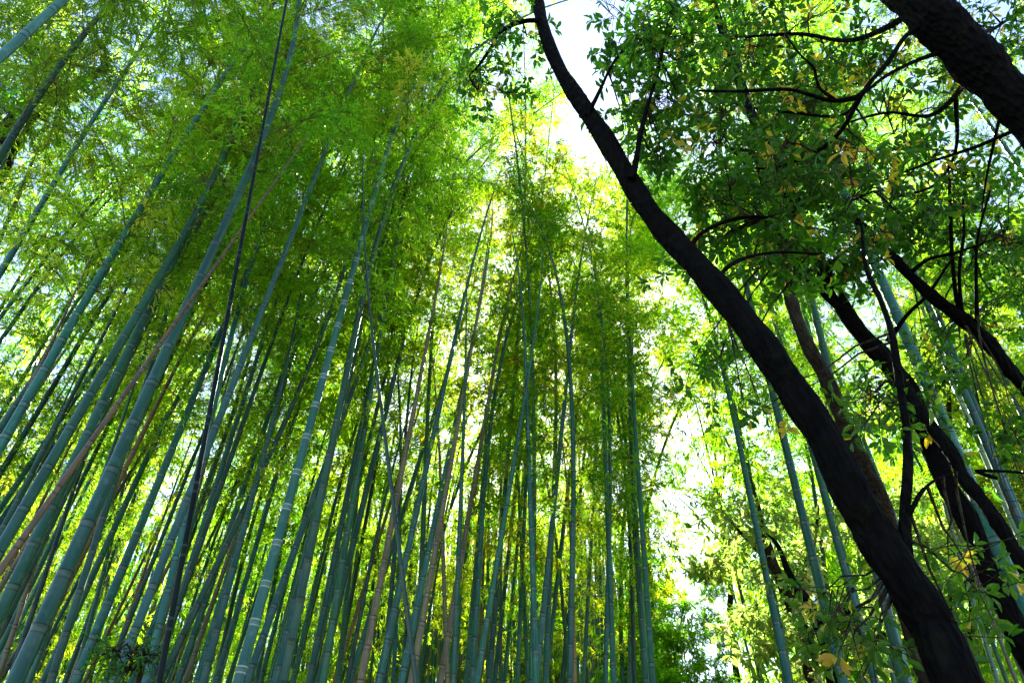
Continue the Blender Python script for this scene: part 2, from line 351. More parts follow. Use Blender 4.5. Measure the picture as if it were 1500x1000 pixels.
# bright channels in the canopy: points (in the photograph's pixels) that crown axes must keep clear of
GAPS = [(765, 50, 55), (738, 120, 36), (700, 215, 24), (672, 300, 18), (648, 380, 12), (870, 80, 36), (1000, 560, 44), (1000, 640, 40), (1005, 720, 30), (985, 330, 22), (190, 430, 16)]
def clear_of_gaps(A, D, zc, L):
    for t in np.linspace(zc + 0.8, zc + L * 0.85, 9):
        q = np.array([A[0], A[1], 0]) + D * t - EYE; d = q @ FW
        if d < 1: continue
        x, y = 750 + F * (q @ RT) / d, 500 - F * (q @ UP) / d
        if any((x - gx) ** 2 + (y - gy) ** 2 < gr ** 2 for gx, gy, gr in GAPS): return False
    return True
def bamboo(A, direction, r_base, zc, colour, label, group=None, sides=10, crown='near', cscale=1.0, leafy=True, bendaz=None, L=None):
    i = NBAMBOO[0]; NBAMBOO[0] += 1; direction = np.asarray(direction, float)
    r = np.random.default_rng(1000 + i)
    if bendaz is None: bendaz = r.uniform(0, 6.28)
    L0 = (8.5 if 'near' in crown else 8.0) * cscale if L is None else L
    root = empty('bamboo', A, label, 'bamboo', group)
    part, mtx = culm_parts(A, np.asarray(direction, float), bendaz, zc, L0, r_base, None, sides, r)
    link('culm', make_mesh('culm', [part], [M[colour]]), root)
    if leafy:
        o = link('crown', crown_mesh(crown, int(r.integers(0, 7))), root)
        o.matrix_local = mtx @ Matrix.Scale(cscale, 4)
    return root

# hand-measured culms: lower point, upper point, width in px at the lower point, colour
C = [
 (24, 994, 370, 240, 31, 'teal', 'a'), (0, 898, 345, 195, 24, 'teal', ''), (0, 835, 450, 200, 17, 'orange', 'a'), (0, 862, 69, 748, 12, 'tan', ''),
 (0, 950, 170, 600, 12, 'teal', ''), (0, 970, 186, 592, 10, 'blue', ''), (42, 994, 186, 709, 9, 'teal', ''), (63, 1000, 189, 727, 15, 'teal', ''),
 (6, 985, 352, 436, 12, 'tan', ''), (111, 997, 352, 418, 18, 'teal', ''), (99, 988, 200, 720, 10, 'teal', ''), (123, 1000, 346, 535, 8, 'orange', ''),
 (171, 991, 495, 175, 18, 'blue', 'a'), (190, 930, 442, 481, 9, 'tan', ''), (195, 990, 300, 720, 12, 'teal', ''), (215, 975, 300, 730, 10, 'teal', ''),
 (234, 994, 420, 0, 11, 'black', 'a'), (240, 950, 397, 460, 13, 'deep', ''), (250, 904, 406, 592, 8, 'tan', ''), (253, 991, 400, 560, 7, 'tan', ''),
 (262, 994, 420, 530, 13, 'teal', ''), (274, 991, 364, 724, 7, 'blue', ''), (289, 997, 430, 517, 13, 'teal', ''), (300, 970, 382, 724, 6, 'tan', ''),
 (320, 997, 485, 400, 10, 'teal', ''), (337, 997, 400, 760, 7, 'teal', ''), (352, 988, 600, 100, 20, 'young', 'a'), (362, 997, 572, 418, 15, 'blue', ''),
 (382, 997, 420, 850, 10, 'teal', ''), (397, 991, 460, 739, 10, 'deep', ''), (406, 991, 552, 385, 16, 'teal', ''), (454, 994, 572, 415, 13, 'deep', ''),
 (430, 991, 470, 820, 9, 'teal', ''), (455, 990, 587, 460, 11, 'teal', ''), (469, 991, 608, 430, 14, 'deep', ''), (499, 985, 523, 805, 7, 'deep', ''),
 (493, 991, 668, 424, 9, 'orange', ''), (515, 988, 668, 505, 11, 'teal', ''), (531, 985, 632, 469, 15, 'tan', ''), (557, 988, 700, 345, 15, 'blue', ''),
 (567, 985, 584, 880, 8, 'teal', ''), (609, 994, 545, 490, 11, 'deep', 'a'), (590, 988, 713, 400, 14, 'blue', ''), (608, 970, 705, 500, 7, 'orange', ''),
 (647, 985, 734, 478, 13, 'tan', ''), (656, 994, 720, 560, 8, 'teal', ''), (684, 985, 715, 600, 9, 'teal', ''), (704, 988, 760, 640, 8, 'orange', ''),
 (717, 991, 764, 430, 11, 'blue', ''), (735, 900, 779, 505, 8, 'teal', ''), (734, 979, 716, 586, 6, 'black', ''), (758, 994, 775, 600, 9, 'teal', ''),
 (740, 985, 764, 736, 8, 'teal', ''), (786, 991, 845, 412, 13, 'blue', ''), (801, 985, 845, 600, 9, 'teal', ''), (792, 880, 797, 730, 5, 'black', ''),
 (824, 988, 870, 520, 8, 'deep', ''), (846, 994, 852, 790, 6, 'teal', ''), (855, 994, 881, 514, 8, 'blue', ''), (874, 994, 872, 760, 6, 'teal', ''),
 (884, 994, 877, 760, 6, 'deep', ''), (891, 994, 896, 700, 6, 'blue', ''), (922, 994, 930, 475, 8, 'blue', 'a'), (906, 994, 917, 850, 4, 'pale_culm', ''),
 (0, 628, 235, 280, 15, 'blue', ''), (0, 652, 162, 415, 9, 'tan', ''), (0, 592, 60, 500, 5, 'deep', ''), (0, 400, 222, 30, 13, 'blue', ''),
 (0, 454, 105, 290, 8, 'teal', ''), (0, 465, 215, 185, 9, 'teal', ''), (0, 500, 140, 300, 9, 'deep', ''), (0, 530, 45, 450, 6, 'teal', ''),
 (55, 540, 110, 340, 6, 'teal', ''), (60, 510, 230, 230, 8, 'teal', ''), (0, 694, 215, 340, 12, 'deep', ''), (9, 697, 190, 430, 7, 'teal', ''),
 (0, 745, 245, 385, 12, 'teal', ''), (0, 790, 159, 559, 7, 'deep', ''), (0, 764, 45, 700, 12, 'teal', ''), (125, 780, 430, 150, 14, 'teal', ''),
 (0, 84, 95, -2, 24, 'blue', ''), (0, 252, 63, 114, 9, 'teal', ''), (0, 207, 33, 130, 8, 'blue', ''), (24, 300, 96, 144, 8, 'teal', ''), (36, 297, 180, 165, 6, 'tan', ''),
 (1234, 994, 1040, 200, 18, 'teal', 'a'), (1288, 994, 1138, 469, 11, 'blue', ''), (1323, 994, 1165, 340, 20, 'deep', ''), (1305, 979, 1240, 740, 8, 'blue', ''),
 (1252, 720, 1155, 380, 10, 'blue', ''), (1320, 780, 1235, 570, 9, 'young', ''), (1487, 862, 1140, 60, 28, 'teal', 'a'), (1494, 790, 1374, 511, 11, 'pale_culm', ''),
 (1500, 769, 1350, 400, 12, 'teal', ''), (1497, 610, 1440, 480, 8, 'blue', ''), (1485, 988, 1395, 760, 9, 'tan', ''), (1458, 988, 1383, 739, 9, 'pale_culm', ''),
 (1470, 985, 1400, 800, 8, 'teal', ''), (1500, 994, 1440, 840, 8, 'pale_culm', ''),
]
ADJ = {'teal': 'blue-green', 'blue': 'waxy pale blue', 'deep': 'dark green', 'tan': 'dry tan', 'orange': 'orange-brown', 'black': 'blackened', 'young': 'green white-ringed', 'pale_culm': 'pale green'}
LAND = [(-400, 'thick teal culm in the bottom left corner'), (92, None), (272, 'black culm'), (390, 'white-ringed culm'), (572, None), (600, 'dark culm leaning the other way'), (924, None), (1200, 'thick leaning trunk'), (1470, None)]
ORD = ['first', 'second', 'third', 'fourth', 'fifth', 'sixth', 'seventh', 'eighth', 'ninth', 'tenth', 'eleventh', 'twelfth']
SPECIAL = {
 0: 'thickest mottled blue-green bamboo culm rising from the bottom left corner',
 2: 'orange-brown dead bamboo leaning hardest to the right in front of green culms',
 12: 'thick pale blue bamboo with grey lichen patches, just left of the black culm',
 16: 'black bamboo culm running like a dark line through the grove to the top',
 26: 'thick green bamboo with white rings at every node, the only such culm',
 41: 'dark green bamboo leaning left and crossing the blue-green culms behind',
 62: 'straight upright bamboo at the right edge of the grove beside the gap',
 85: 'tall green bamboo standing alone between the gap and the leaning trunk',
 91: 'thickest bamboo on the right, between the two dark forked trunks',
 80: 'thick bamboo cutting across the top left corner of the frame',
}
def size_word(w): return 'very thick' if w >= 22 else 'thick' if w >= 14 else 'medium' if w >= 9.5 else 'slender'
def section(c):
    x1, y1, x2, y2 = c[:4]
    if x1 < 80 and y1 < 560: return 'up the left edge', y1
    if x1 < 20 and y1 < 800: return 'low on the left edge', y1
    x = x1 + (x2 - x1) * (850 - y1) / (y2 - y1)
    if x < 92: return 'left of the thickest mottled culm', x
    if x < 272: return 'between the mottled and black culms', x
    if x < 395: return 'between the black and white-ringed culms', x
    if x < 590: return 'between the white-ringed and left-leaning culms', x
    if x < 760: return 'just right of the left-leaning dark culm', x
    if x < 960: return 'in the grove near the bright gap', x
    if y1 < 900 and x1 < 1400: return 'seen above the leaning trunk', x
    if x < 1380: return 'at the foot of the leaning trunk', x
    return 'by the right edge', x
from collections import defaultdict
cls = defaultdict(list)
for i, c in enumerate(C):
    if i in SPECIAL: continue
    sec, key = section(c); cls[(sec, size_word(c[4]), ADJ[c[5]])].append((key, i))
LABEL = dict(SPECIAL)
for (sec, sz, col), lst in cls.items():
    lst.sort()
    for n, (_, i) in enumerate(lst):
        nth = '' if len(lst) == 1 else (ORD[n] + ' ')
        tail = sec + ('' if len(lst) == 1 else ', from the top' if 'left edge' in sec else ', from left')
        LABEL[i] = (nth + sz + ' ' + col + ' bamboo ' + tail)

DIA = {'very thick': 0.135, 'thick': 0.125, 'medium': 0.11, 'slender': 0.095}
BARE = {23, 25, 28, 35, 40, 46, 50, 55, 63, 71, 75}
DEP = {91: 6.4, 16: 3.3, 2: 4.0, 0: 4.4, 12: 5.6, 26: 6.2, 41: 6.0, 80: 4.6}
hand = []
for i, (x1, y1, x2, y2, w, colour, fl) in enumerate(C):
    dia = DIA[size_word(w)]
    dep = F * dia / w
    if i in DEP: dep = DEP[i]; dia = w * dep / F
    P1 = at(x1, y1, dep)
    d2 = ray(x2, y2)
    # point on the second ray nearest to the plumb line through P1
    e = EYE[:2] - P1[:2]; t = -np.dot(e, d2[:2]) / np.dot(d2[:2], d2[:2])
    P2 = EYE + d2 * t
    D = P2 - P1
    if D[2] < 0.3: D = np.array([0, 0, 1.0])
    D = norm(D)
    # a short measured stretch gives an unsure direction: keep the lean moderate
    lean = math.hypot(D[0], D[1])
    if lean > (0.46 if i in (2, 80, 85, 86, 87, 91) else 0.34): D[:2] *= (0.46 if i in (2, 80, 85, 86, 87, 91) else 0.34) / lean; D = norm(D)
    A = P1 - D * (P1[2] / D[2])
    s1 = np.linalg.norm(P1 - A); s2 = max(np.linalg.norm(P2 - A), s1)
    r = np.random.default_rng(i)
    zc = float(np.clip(s2 - 0.6, 6.3, 9.4)) + r.uniform(-0.3, 0.3)
    tot = zc + 8.5
    rb = dia / 2 / max(0.4, (1 - s1 / (tot * 1.03))) ** 0.62
    rb *= 0.86 * math.cos(math.atan2(abs(x2 - x1), abs(y2 - y1)))
    hand.append(A[:2])
    dead = colour in ('tan', 'orange', 'black') or i == 41
    leafy = not dead
    cs = 1.15 if dep < 9 else 1.05
    crown = 'near' if dep < 11 else 'far'
    if x1 > 500 and x1 < 960 and i % 4: crown = 'neargold' if dep < 11 else 'gold'
    if i == 41: zc = 6.0
    L = None
    lf = (not dead) and i not in BARE and (i % 4 == 0 or clear_of_gaps(A, D, zc, 8.5 * cs))
    if not lf: L = 4.0
    if dead: L = 1.5 if i == 2 else 3.5 if i != 16 else 7.0
    if i == 2: zc = 6.2
    if i == 16: zc = 9.0
    bamboo(A, D, rb, zc, colour, LABEL[i], None, sides=14 if w > 16 else 10, crown=crown, leafy=lf, L=L, cscale=cs)
hand = np.array(hand)

# ------------------------------------------------------------------ back rows of the grove
def scatter(n, az0, az1, d0, d1, mind, taken, r, tries=9000, power=1.0):
    out = []
    for _ in range(tries):
        if len(out) >= n: break
        a = math.radians(r.uniform(az0, az1)); d = (r.uniform(d0 ** 2, d1 ** 2)) ** 0.5
        p = np.array([math.sin(a) * d, math.cos(a) * d])
        q = np.array(taken + out) if (taken or out) else None
        if q is not None and np.min(np.linalg.norm(q - p, axis=1)) < mind: continue
        out.append(p)
    return out
r = np.random.default_rng(42)
taken = [h for h in hand]
BACK = [('teal', 'green'), ('deep', 'dark green'), ('tan', 'dry tan'), ('orange', 'brown')]
LEAFY = defaultdict(lambda: 1.0); LEAFY['slender bamboos in the middle rows of the grove'] = 0.75; LEAFY['slender bamboos in the back rows of the grove'] = 0.9
def proj(P):
    q = np.asarray(P) - EYE; d = q @ FW
    return 750 + F * (q @ RT) / d, 500 - F * (q @ UP) / d
def where_x(A, D):
    ss = np.linspace(0.5, 16, 120); xy = [proj(np.array([A[0], A[1], 0]) + D * t) for t in ss]
    x = min(xy, key=lambda p: abs(p[1] - 850))[0]
    return ('by the left edge' if x < 92 else 'left of the black culm' if x < 272 else 'past the black culm' if x < 395 else 'past the white-ringed culm' if x < 500 else 'by the left-leaning culm' if x < 620
            else 'left of mid picture' if x < 700 else 'in mid picture' if x < 780 else 'beside the bright gap' if x < 960 else 'right of the bright gap' if x < 1130 else 'by the lone green culm' if x < 1260 else 'behind the leaning trunk' if x < 1400 else 'by the right edge')
ROWS = defaultdict(list)
def back_row(pts, group, where, crowns=('far', 'gold'), tanp=0.22, dia=(0.075, 0.105), zcr=(5.0, 8.5), sides=7, lean=0.07, csc=(0.9, 1.2)):
    for p in pts:
        d = math.hypot(*p)
        u = r.uniform()
        ci = 2 if u < tanp * 0.7 else 3 if u < tanp else (1 if u < 0.62 else 0)
        D = norm(np.array([r.normal(0.03, lean), r.normal(0, lean), 1.0]))
        rb_, zc_, cs_ = r.uniform(*dia) / 2 * 1.15, r.uniform(*zcr), r.uniform(*csc)
        lf = ci < 2 and r.uniform() < LEAFY[group] and clear_of_gaps(p, D, zc_, 8.0 * cs_)
        o = bamboo((p[0], p[1], 0), D, rb_, zc_, BACK[ci][0], f'slender {BACK[ci][1]} bamboo {where}, {where_x(p, D)}', group, sides=sides,
               crown=crowns[1] if r.uniform() < (0.6 if abs(math.degrees(math.atan2(p[0], p[1])) - 1) < 13 else 0.2) else crowns[0], leafy=lf, cscale=cs_, L=None if lf else 3.0)
        ROWS[o['label']].append((proj(np.array([p[0], p[1], 0]) + D * 4)[0], o))
pts = scatter(6, -46, -12, 6.6, 8.8, 0.9, taken, r); taken += pts
back_row(pts, 'slender bamboos in the middle rows of the grove', 'in the front rows', lean=0.05, zcr=(6.2, 7.6), csc=(1.15, 1.3), crowns=('near', 'near'), tanp=0, sides=9)
pts = scatter(74, -40, 9.5, 8.5, 15, 0.62, taken, r); taken += pts
back_row(pts, 'slender bamboos in the middle rows of the grove', 'in the middle rows', lean=0.06)
pts = scatter(74, -42, 9.5, 15, 26, 0.8, taken, r); taken += pts
back_row(pts, 'slender bamboos in the back rows of the grove', 'in the back rows', zcr=(3.5, 7.5), sides=6)
# beyond the gap, right of the path
pts = scatter(30, 16.5, 42, 15, 28, 0.9, taken, r); taken += pts
back_row(pts, 'bamboos beyond the gap on the right', 'far off', zcr=(2.5, 9.0), tanp=0.1, sides=6, csc=(1.0, 1.35), dia=(0.08, 0.12), crowns=('lush', 'lushgold'))

pts = scatter(15, 19, 46, 9.5, 15, 1.3, taken, r); taken += pts
back_row(pts, 'tall bamboos behind the evergreen leaves on the right', 'behind evergreen leaves', zcr=(6.0, 8.5), tanp=0.0, sides=8, csc=(1.05, 1.25), dia=(0.09, 0.12), crowns=('near', 'lush'))

for lab, lst in ROWS.items():
    lst.sort(key=lambda q: q[0])
    if len(lst) > 1:
        for n_, (_, o) in enumerate(lst): o['label'] = lab + f', {ORD[min(n_, 11)]} from left'

# ------------------------------------------------------------------ broadleaved trees
def tree_tube(pts, mat_, name, parent, origin, sides=18, k=8, rough=0.10, seed=0, base=None):
    """pts: (x px, y px, depth m, width px) or ('w', X, Y, Z, radius)"""
    P = []
    for q in pts:
        if q[0] == 'w': P.append([q[1], q[2], q[3], q[4]])
        else:
            w = at(q[0], q[1], q[2]); P.append([*w, q[3] * q[2] / F / 2])
    Q = spline(P, k); r_ = np.random.default_rng(seed)
    n = len(Q); ang = np.linspace(0, 2 * math.pi, sides, endpoint=False)
    rn = 1 + rough * (0.5 * np.sin(ang * 2 + r_.uniform(0, 6) + np.linspace(0, 3, n)[:, None]) + 0.4 * np.sin(ang * 3 + np.linspace(0, 9, n)[:, None]) + 0.35 * r_.normal(size=(n, sides)))
    rn *= (1 + rough * 0.8 * np.sin(np.linspace(0, n * 0.55, n) + r_.uniform(0, 6)))[:, None]
    v, f_, a_ = tube(Q[:, :3] - origin, Q[:, 3], sides, rad_noise=rn)
    link(name, make_mesh(name, [(v, f_, a_, 0)], [M[mat_]]), parent)
    return Q

def sprays(centres, tips_dir, r_, k=6, leaf=0.095, ratio=0.4, tone0=0.4, yellow=0.0, broad=True, droop=0.25):
    n = len(centres); td = norm(tips_dir)
    ref = norm(np.cross(td, rand_dir(n, r_))); ref2 = np.cross(td, ref)
    base = np.repeat(np.arange(n), k)
    a = np.tile(np.arange(k) * 2.4, n) + np.repeat(r_.uniform(0, 6.28, n), k) + r_.normal(0, .25, n * k)
    rad = np.cos(a)[:, None] * ref[base] + np.sin(a)[:, None] * ref2[base]
    D = norm(td[base] * r_.uniform(0.15, 0.9, (n * k, 1)) + rad + np.array([0, 0, -droop]))
    O = centres[base] - td[base] * r_.uniform(0, 0.05, (n * k, 1)) + D * 0.012
    Nn = norm(td[base] * 0.8 + np.array([0, 0, 0.8]) + rand_dir(n * k, r_) * 0.35)
    ln = r_.uniform(0.65, 1.2, n * k) * leaf; wd_ = ln * ratio * r_.uniform(0.85, 1.15, n * k)
    tone = np.clip(np.repeat(r_.normal(tone0, 0.13, n), k) + r_.normal(0, 0.10, n * k), 0, 0.86)
    if yellow > 0:
        ysp = r_.uniform(size=n) < yellow
        tone = np.where(np.repeat(ysp, k) & (r_.uniform(size=n * k) < 0.85), r_.uniform(0.9, 1, n * k), tone)
        tone = np.where(r_.uniform(size=n * k) < yellow * 0.3, 0.95, tone)
    return leaves(O, D, Nn, ln, wd_, tone, broad=broad)

def crown_from(blobs, skeleton, r_, origin, parent, mat_='broad', yellow=0.0, leaf=0.095, k=6, ratio=0.4, tone0=0.4, name='crown', twigmat='twig', droop=0.25, broad=True, boughs=True):
    """blobs: (centre xyz, radii xyz, n sprays). Sprays cluster along boughs that leave the skeleton; each spray has a twig."""
    parts = []
    for c, rad, n in blobs:
        c = np.asarray(c, float); rad = np.asarray(rad, float)
        nb = max(4, n // 9)
        U = rand_dir(nb, r_) * (r_.uniform(0.15, 1, (nb, 1)) ** 0.45)
        E = c + U * rad                                    # bough ends
        dist = np.linalg.norm(skeleton[None, :, :3] - (E * 0.6 + c * 0.4)[:, None], axis=2) * r_.uniform(0.75, 1.3, (nb, len(skeleton)))
        src = skeleton[np.argmin(dist, axis=1), :3]
        hub = E + (src - E) * 0.5 + rand_dir(nb, r_) * rad * 0.25
        if boughs:
            src = hub + (src - hub) * np.minimum(1, 0.75 / np.maximum(np.linalg.norm(src - hub, axis=1, keepdims=True), 1e-6)); v, f_ = many_tubes(src, hub, 0.009, 0.006, 4, sag=0.04); parts.append((v - origin, f_, {}, 1))
            v, f_ = many_tubes(hub, E, 0.006, 0.0025, 4, sag=0.04); parts.append((v - origin, f_, {}, 1))
        bi = r_.integers(0, nb, n); t = r_.uniform(0.25, 1.05, (n, 1)) ** 0.7
        axis = norm(E - hub)
        Pn = hub[bi] + (E - hub)[bi] * t
        off = rand_dir(n, r_); off[:, 2] *= 0.55
        tl = r_.uniform(0.12, 0.34, (n, 1)) * (leaf / 0.095) ** 0.5
        Q = Pn + norm(off + axis[bi] * 0.5) * tl
        v, f_ = many_tubes(Pn, Q, 0.0035, 0.0018, 3); parts.append((v - origin, f_, {}, 1))
        v, f_, a_ = sprays(Q, norm(Q - Pn + axis[bi] * .05), r_, k=k, leaf=leaf, ratio=ratio, tone0=tone0, yellow=yellow, broad=broad, droop=droop)
        parts.append((v - origin, f_, a_, 0))
    return link(name, make_mesh(name, parts, [M[mat_], M[twigmat]], smooth=False), parent)

def blob(x, y, dep, rpx, n, flat=0.8, deep=1.0):
    c = at(x, y, dep); R = rpx * dep / F * 1.2
    return (c, (R, R * deep, R * flat), n)

# --- tree A: the black leaning trunk
Ab = at(1440, 1110, 2.95); orgA = np.array([Ab[0] + 0.12, Ab[1] - 0.1, 0.0])
tA = empty('evergreen_tree', orgA, 'black leaning evergreen trunk sweeping from the bottom right to the top centre', 'tree')
A_pts = [('w', orgA[0], orgA[1], -0.2, 0.15), ('w', orgA[0] - 0.06, orgA[1], 0.5, 0.125), (1401, 1000, 3.0, 70), (1368, 920, 3.15, 66), (1326, 850, 3.25, 60), (1287, 790, 3.4, 58), (1252, 730, 3.5, 55), (1207, 640, 3.75, 50), (1168, 580, 3.95, 48), (1127, 520, 4.1, 45),
         (1082, 460, 4.35, 42), (1031, 400, 4.7, 39), (975, 340, 5.1, 35), (944, 300, 5.3, 32), (913, 250, 5.6, 30), (884, 200, 5.9, 29), (850, 150, 6.25, 25), (819, 100, 6.7, 21), (799, 50, 7.1, 19), (786, -5, 7.7, 18), (770, -80, 8.4, 15), (740, -170, 9.4, 10)]
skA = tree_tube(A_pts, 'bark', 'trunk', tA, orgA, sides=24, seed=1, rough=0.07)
limbsA = []
for j, lp in enumerate([
    [(792, 30, 7.2, 9), (765, 32, 7.2, 7), (735, 46, 7.1, 6), (718, 72, 7.0, 5), (700, 98, 7.0, 4), (688, 112, 7.0, 3), (700, 133, 6.9, 2)],
    [(925, 262, 5.35, 11), (932, 235, 5.4, 9), (938, 198, 5.5, 7), (950, 150, 5.6, 6), (965, 100, 5.8, 5), (975, 40, 6.0, 3)],
    [(1330, 845, 3.3, 22), (1326, 790, 3.35, 19), (1326, 740, 3.45, 18), (1330, 690, 3.55, 15), (1328, 630, 3.7, 13), (1318, 560, 3.9, 12), (1306, 487, 4.1, 10), (1290, 440, 4.3, 8), (1268, 390, 4.5, 6), (1262, 330, 4.7, 4)],
    [(1328, 762, 3.4, 9), (1340, 737, 3.4, 7), (1352, 718, 3.45, 6), (1370, 703, 3.5, 4), (1400, 690, 3.55, 2)],
    [(1005, 372, 4.9, 8), (1030, 340, 5.0, 6), (1080, 320, 5.2, 5), (1130, 318, 5.3, 3)],
    [(1045, 415, 4.7, 7), (1075, 385, 4.8, 6), (1130, 370, 4.9, 4), (1200, 372, 5.0, 3)],
    [(860, 170, 6.0, 7), (880, 130, 6.1, 5), (900, 90, 6.2, 4), (935, 50, 6.3, 3)]]):
    limbsA.append(tree_tube(lp, 'bark', 'limb', tA, orgA, sides=8, k=5, seed=20 + j))
skL = np.vstack(limbsA)
rA = np.random.default_rng(5)
crown_from([blob(905, 40, 6.8, 34, 44), blob(955, 55, 6.8, 44, 64), blob(925, 140, 6.3, 30, 36), blob(985, 150, 6.1, 38, 60), blob(965, 215, 6.0, 24, 36), blob(720, 65, 7.0, 30, 26), blob(700, 120, 6.9, 18, 14),
            blob(745, 130, 7.3, 26, 26), blob(760, 20, 7.2, 38, 36, ), blob(1000, 60, 5.8, 50, 120), blob(1035, 350, 5.6, 36, 26), blob(1090, 310, 5.4, 60, 60), blob(1130, 385, 5.2, 50, 50), blob(1200, 385, 5.4, 50, 44), blob(1040, 545, 6.5, 40, 34), blob(985, 400, 6.5, 26, 16)],
           skL, rA, orgA, tA, yellow=0.04, leaf=0.088)
# low sprigs that hang beside the trunk
crown_from([blob(1225, 890, 3.3, 42, 22), blob(1265, 950, 3.2, 38, 18), blob(1405, 850, 3.6, 38, 26), blob(1385, 930, 3.5, 30, 10), blob(1115, 590, 4.6, 26, 12), blob(1265, 610, 4.0, 38, 22)],
           skL, np.random.default_rng(6), orgA, tA, yellow=0.06, leaf=0.075, name='low_sprigs', tone0=0.6)

# --- tree B: the thick trunk across the top right corner
orgB = np.array([at(1640, 420, 4.0)[0] + 0.9, at(1640, 420, 4.0)[1] - 0.4, 0.0])
tB = empty('evergreen_tree', orgB, 'thick dark trunk crossing the top right corner with knobbly bark', 'tree')
B_pts = [('w', *orgB[:2], -0.2, 0.2), ('w', orgB[0] - 0.1, orgB[1] + 0.05, 1.5, 0.17), (1660, 430, 4.0, 66), (1570, 265, 4.15, 62), (1510, 176, 4.3, 60), (1470, 132, 4.4, 60), (1432, 92, 4.5, 66), (1392, 48, 4.6, 66), (1350, 8, 4.75, 62), (1300, -40, 5.0, 56), (1230, -110, 5.5, 46), (1150, -200, 6.2, 34)]
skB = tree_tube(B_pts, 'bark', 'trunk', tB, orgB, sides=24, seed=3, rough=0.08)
limbsB = []
for j, lp in enumerate([
    [(1345, 40, 4.6, 9), (1325, 55, 4.55, 7), (1300, 92, 4.5, 7), (1275, 120, 4.5, 7), (1262, 138, 4.5, 8), (1245, 145, 4.5, 8), (1215, 147, 4.5, 6), (1180, 137, 4.5, 5), (1150, 131, 4.5, 5), (1080, 134, 4.5, 4), (1020, 133, 4.5, 3)],
    [(1385, 75, 4.6, 8), (1345, 88, 4.55, 6), (1300, 110, 4.5, 5), (1262, 140, 4.5, 5)],
    [(1225, 148, 4.5, 6), (1200, 128, 4.5, 5), (1192, 100, 4.5, 4), (1172, 80, 4.5, 3), (1150, 50, 4.6, 3)],
    [(1470, 150, 4.45, 7), (1458, 200, 4.8, 5), (1445, 260, 5.2, 3), (1438, 310, 5.5, 2)],
    [(1345, 10, 4.75, 12), (1300, 40, 5.3, 9), (1240, 60, 6.0, 7), (1170, 50, 6.5, 5), (1080, 55, 6.6, 3)],
    [(1425, 98, 4.6, 10), (1400, 140, 5.3, 8), (1360, 170, 6.0, 6), (1300, 165, 6.4, 4), (1240, 180, 6.5, 3)],
    [(1262, 140, 4.5, 6), (1225, 200, 4.8, 6), (1170, 235, 5.2, 5), (1100, 245, 5.4, 3), (1060, 200, 5.6, 2)],
    [(1400, 140, 5.3, 7), (1400, 220, 6.0, 5), (1370, 270, 6.2, 4), (1310, 290, 5.8, 3)],
    [(1400, 60, 4.8, 9), (1430, 50, 6.0, 7), (1460, 40, 7.2, 5), (1500, 10, 7.5, 3)],
    [(1262, 140, 4.6, 5), (1230, 170, 5.3, 5), (1160, 165, 5.8, 4), (1080, 155, 5.7, 2)],
    [(1500, 185, 4.3, 8), (1430, 215, 4.7, 5), (1370, 235, 5.0, 4), (1300, 262, 5.3, 3)]]):
    limbsB.append(tree_tube(lp, 'bark', 'limb', tB, orgB, sides=8, k=5, seed=40 + j))
skB2 = np.vstack(limbsB)
crown_from([blob(1080, 50, 6.6, 60, 60), blob(1180, 40, 6.8, 65, 70), blob(1270, 60, 6.6, 50, 50), blob(1075, 150, 5.6, 50, 36), blob(1165, 180, 5.8, 60, 55), blob(1260, 190, 5.0, 60, 50), blob(1340, 160, 6.4, 55, 60),
            blob(1100, 240, 5.4, 60, 50), blob(1200, 250, 5.0, 65, 60), blob(1300, 280, 5.6, 70, 70), blob(1390, 250, 6.2, 55, 55), blob(1450, 60, 7.4, 60, 70), blob(1490, 20, 7.4, 50, 40), blob(1020, 100, 6.4, 40, 26)],
           skB2, np.random.default_rng(8), orgB, tB, yellow=0.08, leaf=0.088, tone0=0.42)

# --- tree C: forked trunk between leaning trunk and right edge
orgC = np.array([at(1590, 1130, 4.8)[0] + 0.35, at(1590, 1130, 4.8)[1], 0.0])
tC = empty('evergreen_tree', orgC, 'dark forked trunk right of the black leaning trunk, meeting in a Y', 'tree')
C_pts = [('w', *orgC[:2], -0.2, 0.15), (1590, 1130, 4.8, 36.8), (1500, 950, 5.0, 33.6), (1474, 892, 5.1, 32.0), (1448, 838, 5.2, 30.4), (1417, 762, 5.4, 28.8), (1384, 704, 5.55, 27.2), (1360, 640, 5.75, 27.2), (1330, 575, 5.95, 28.8), (1298, 528, 6.1, 26.4), (1266, 494, 6.25, 24.0), (1238, 455, 6.45, 21.6),
         (1205, 395, 6.8, 20.0), (1168, 325, 7.2, 17.6), (1146, 270, 7.6, 16.0), (1120, 210, 8.0, 15.2), (1098, 160, 8.4, 14.4), (1076, 98, 9.0, 12.8), (1056, 40, 9.6, 10.4), (1040, -20, 10.3, 8.0)]
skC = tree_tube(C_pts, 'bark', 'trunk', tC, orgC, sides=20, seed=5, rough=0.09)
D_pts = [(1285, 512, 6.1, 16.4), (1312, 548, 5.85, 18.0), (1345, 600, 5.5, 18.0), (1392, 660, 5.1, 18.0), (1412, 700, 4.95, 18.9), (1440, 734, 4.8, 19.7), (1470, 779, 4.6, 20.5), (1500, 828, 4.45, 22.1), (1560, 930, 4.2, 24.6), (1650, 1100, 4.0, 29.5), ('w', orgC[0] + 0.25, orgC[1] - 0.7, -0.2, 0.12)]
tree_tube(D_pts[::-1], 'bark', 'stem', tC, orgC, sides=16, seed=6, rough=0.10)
limbsC = []
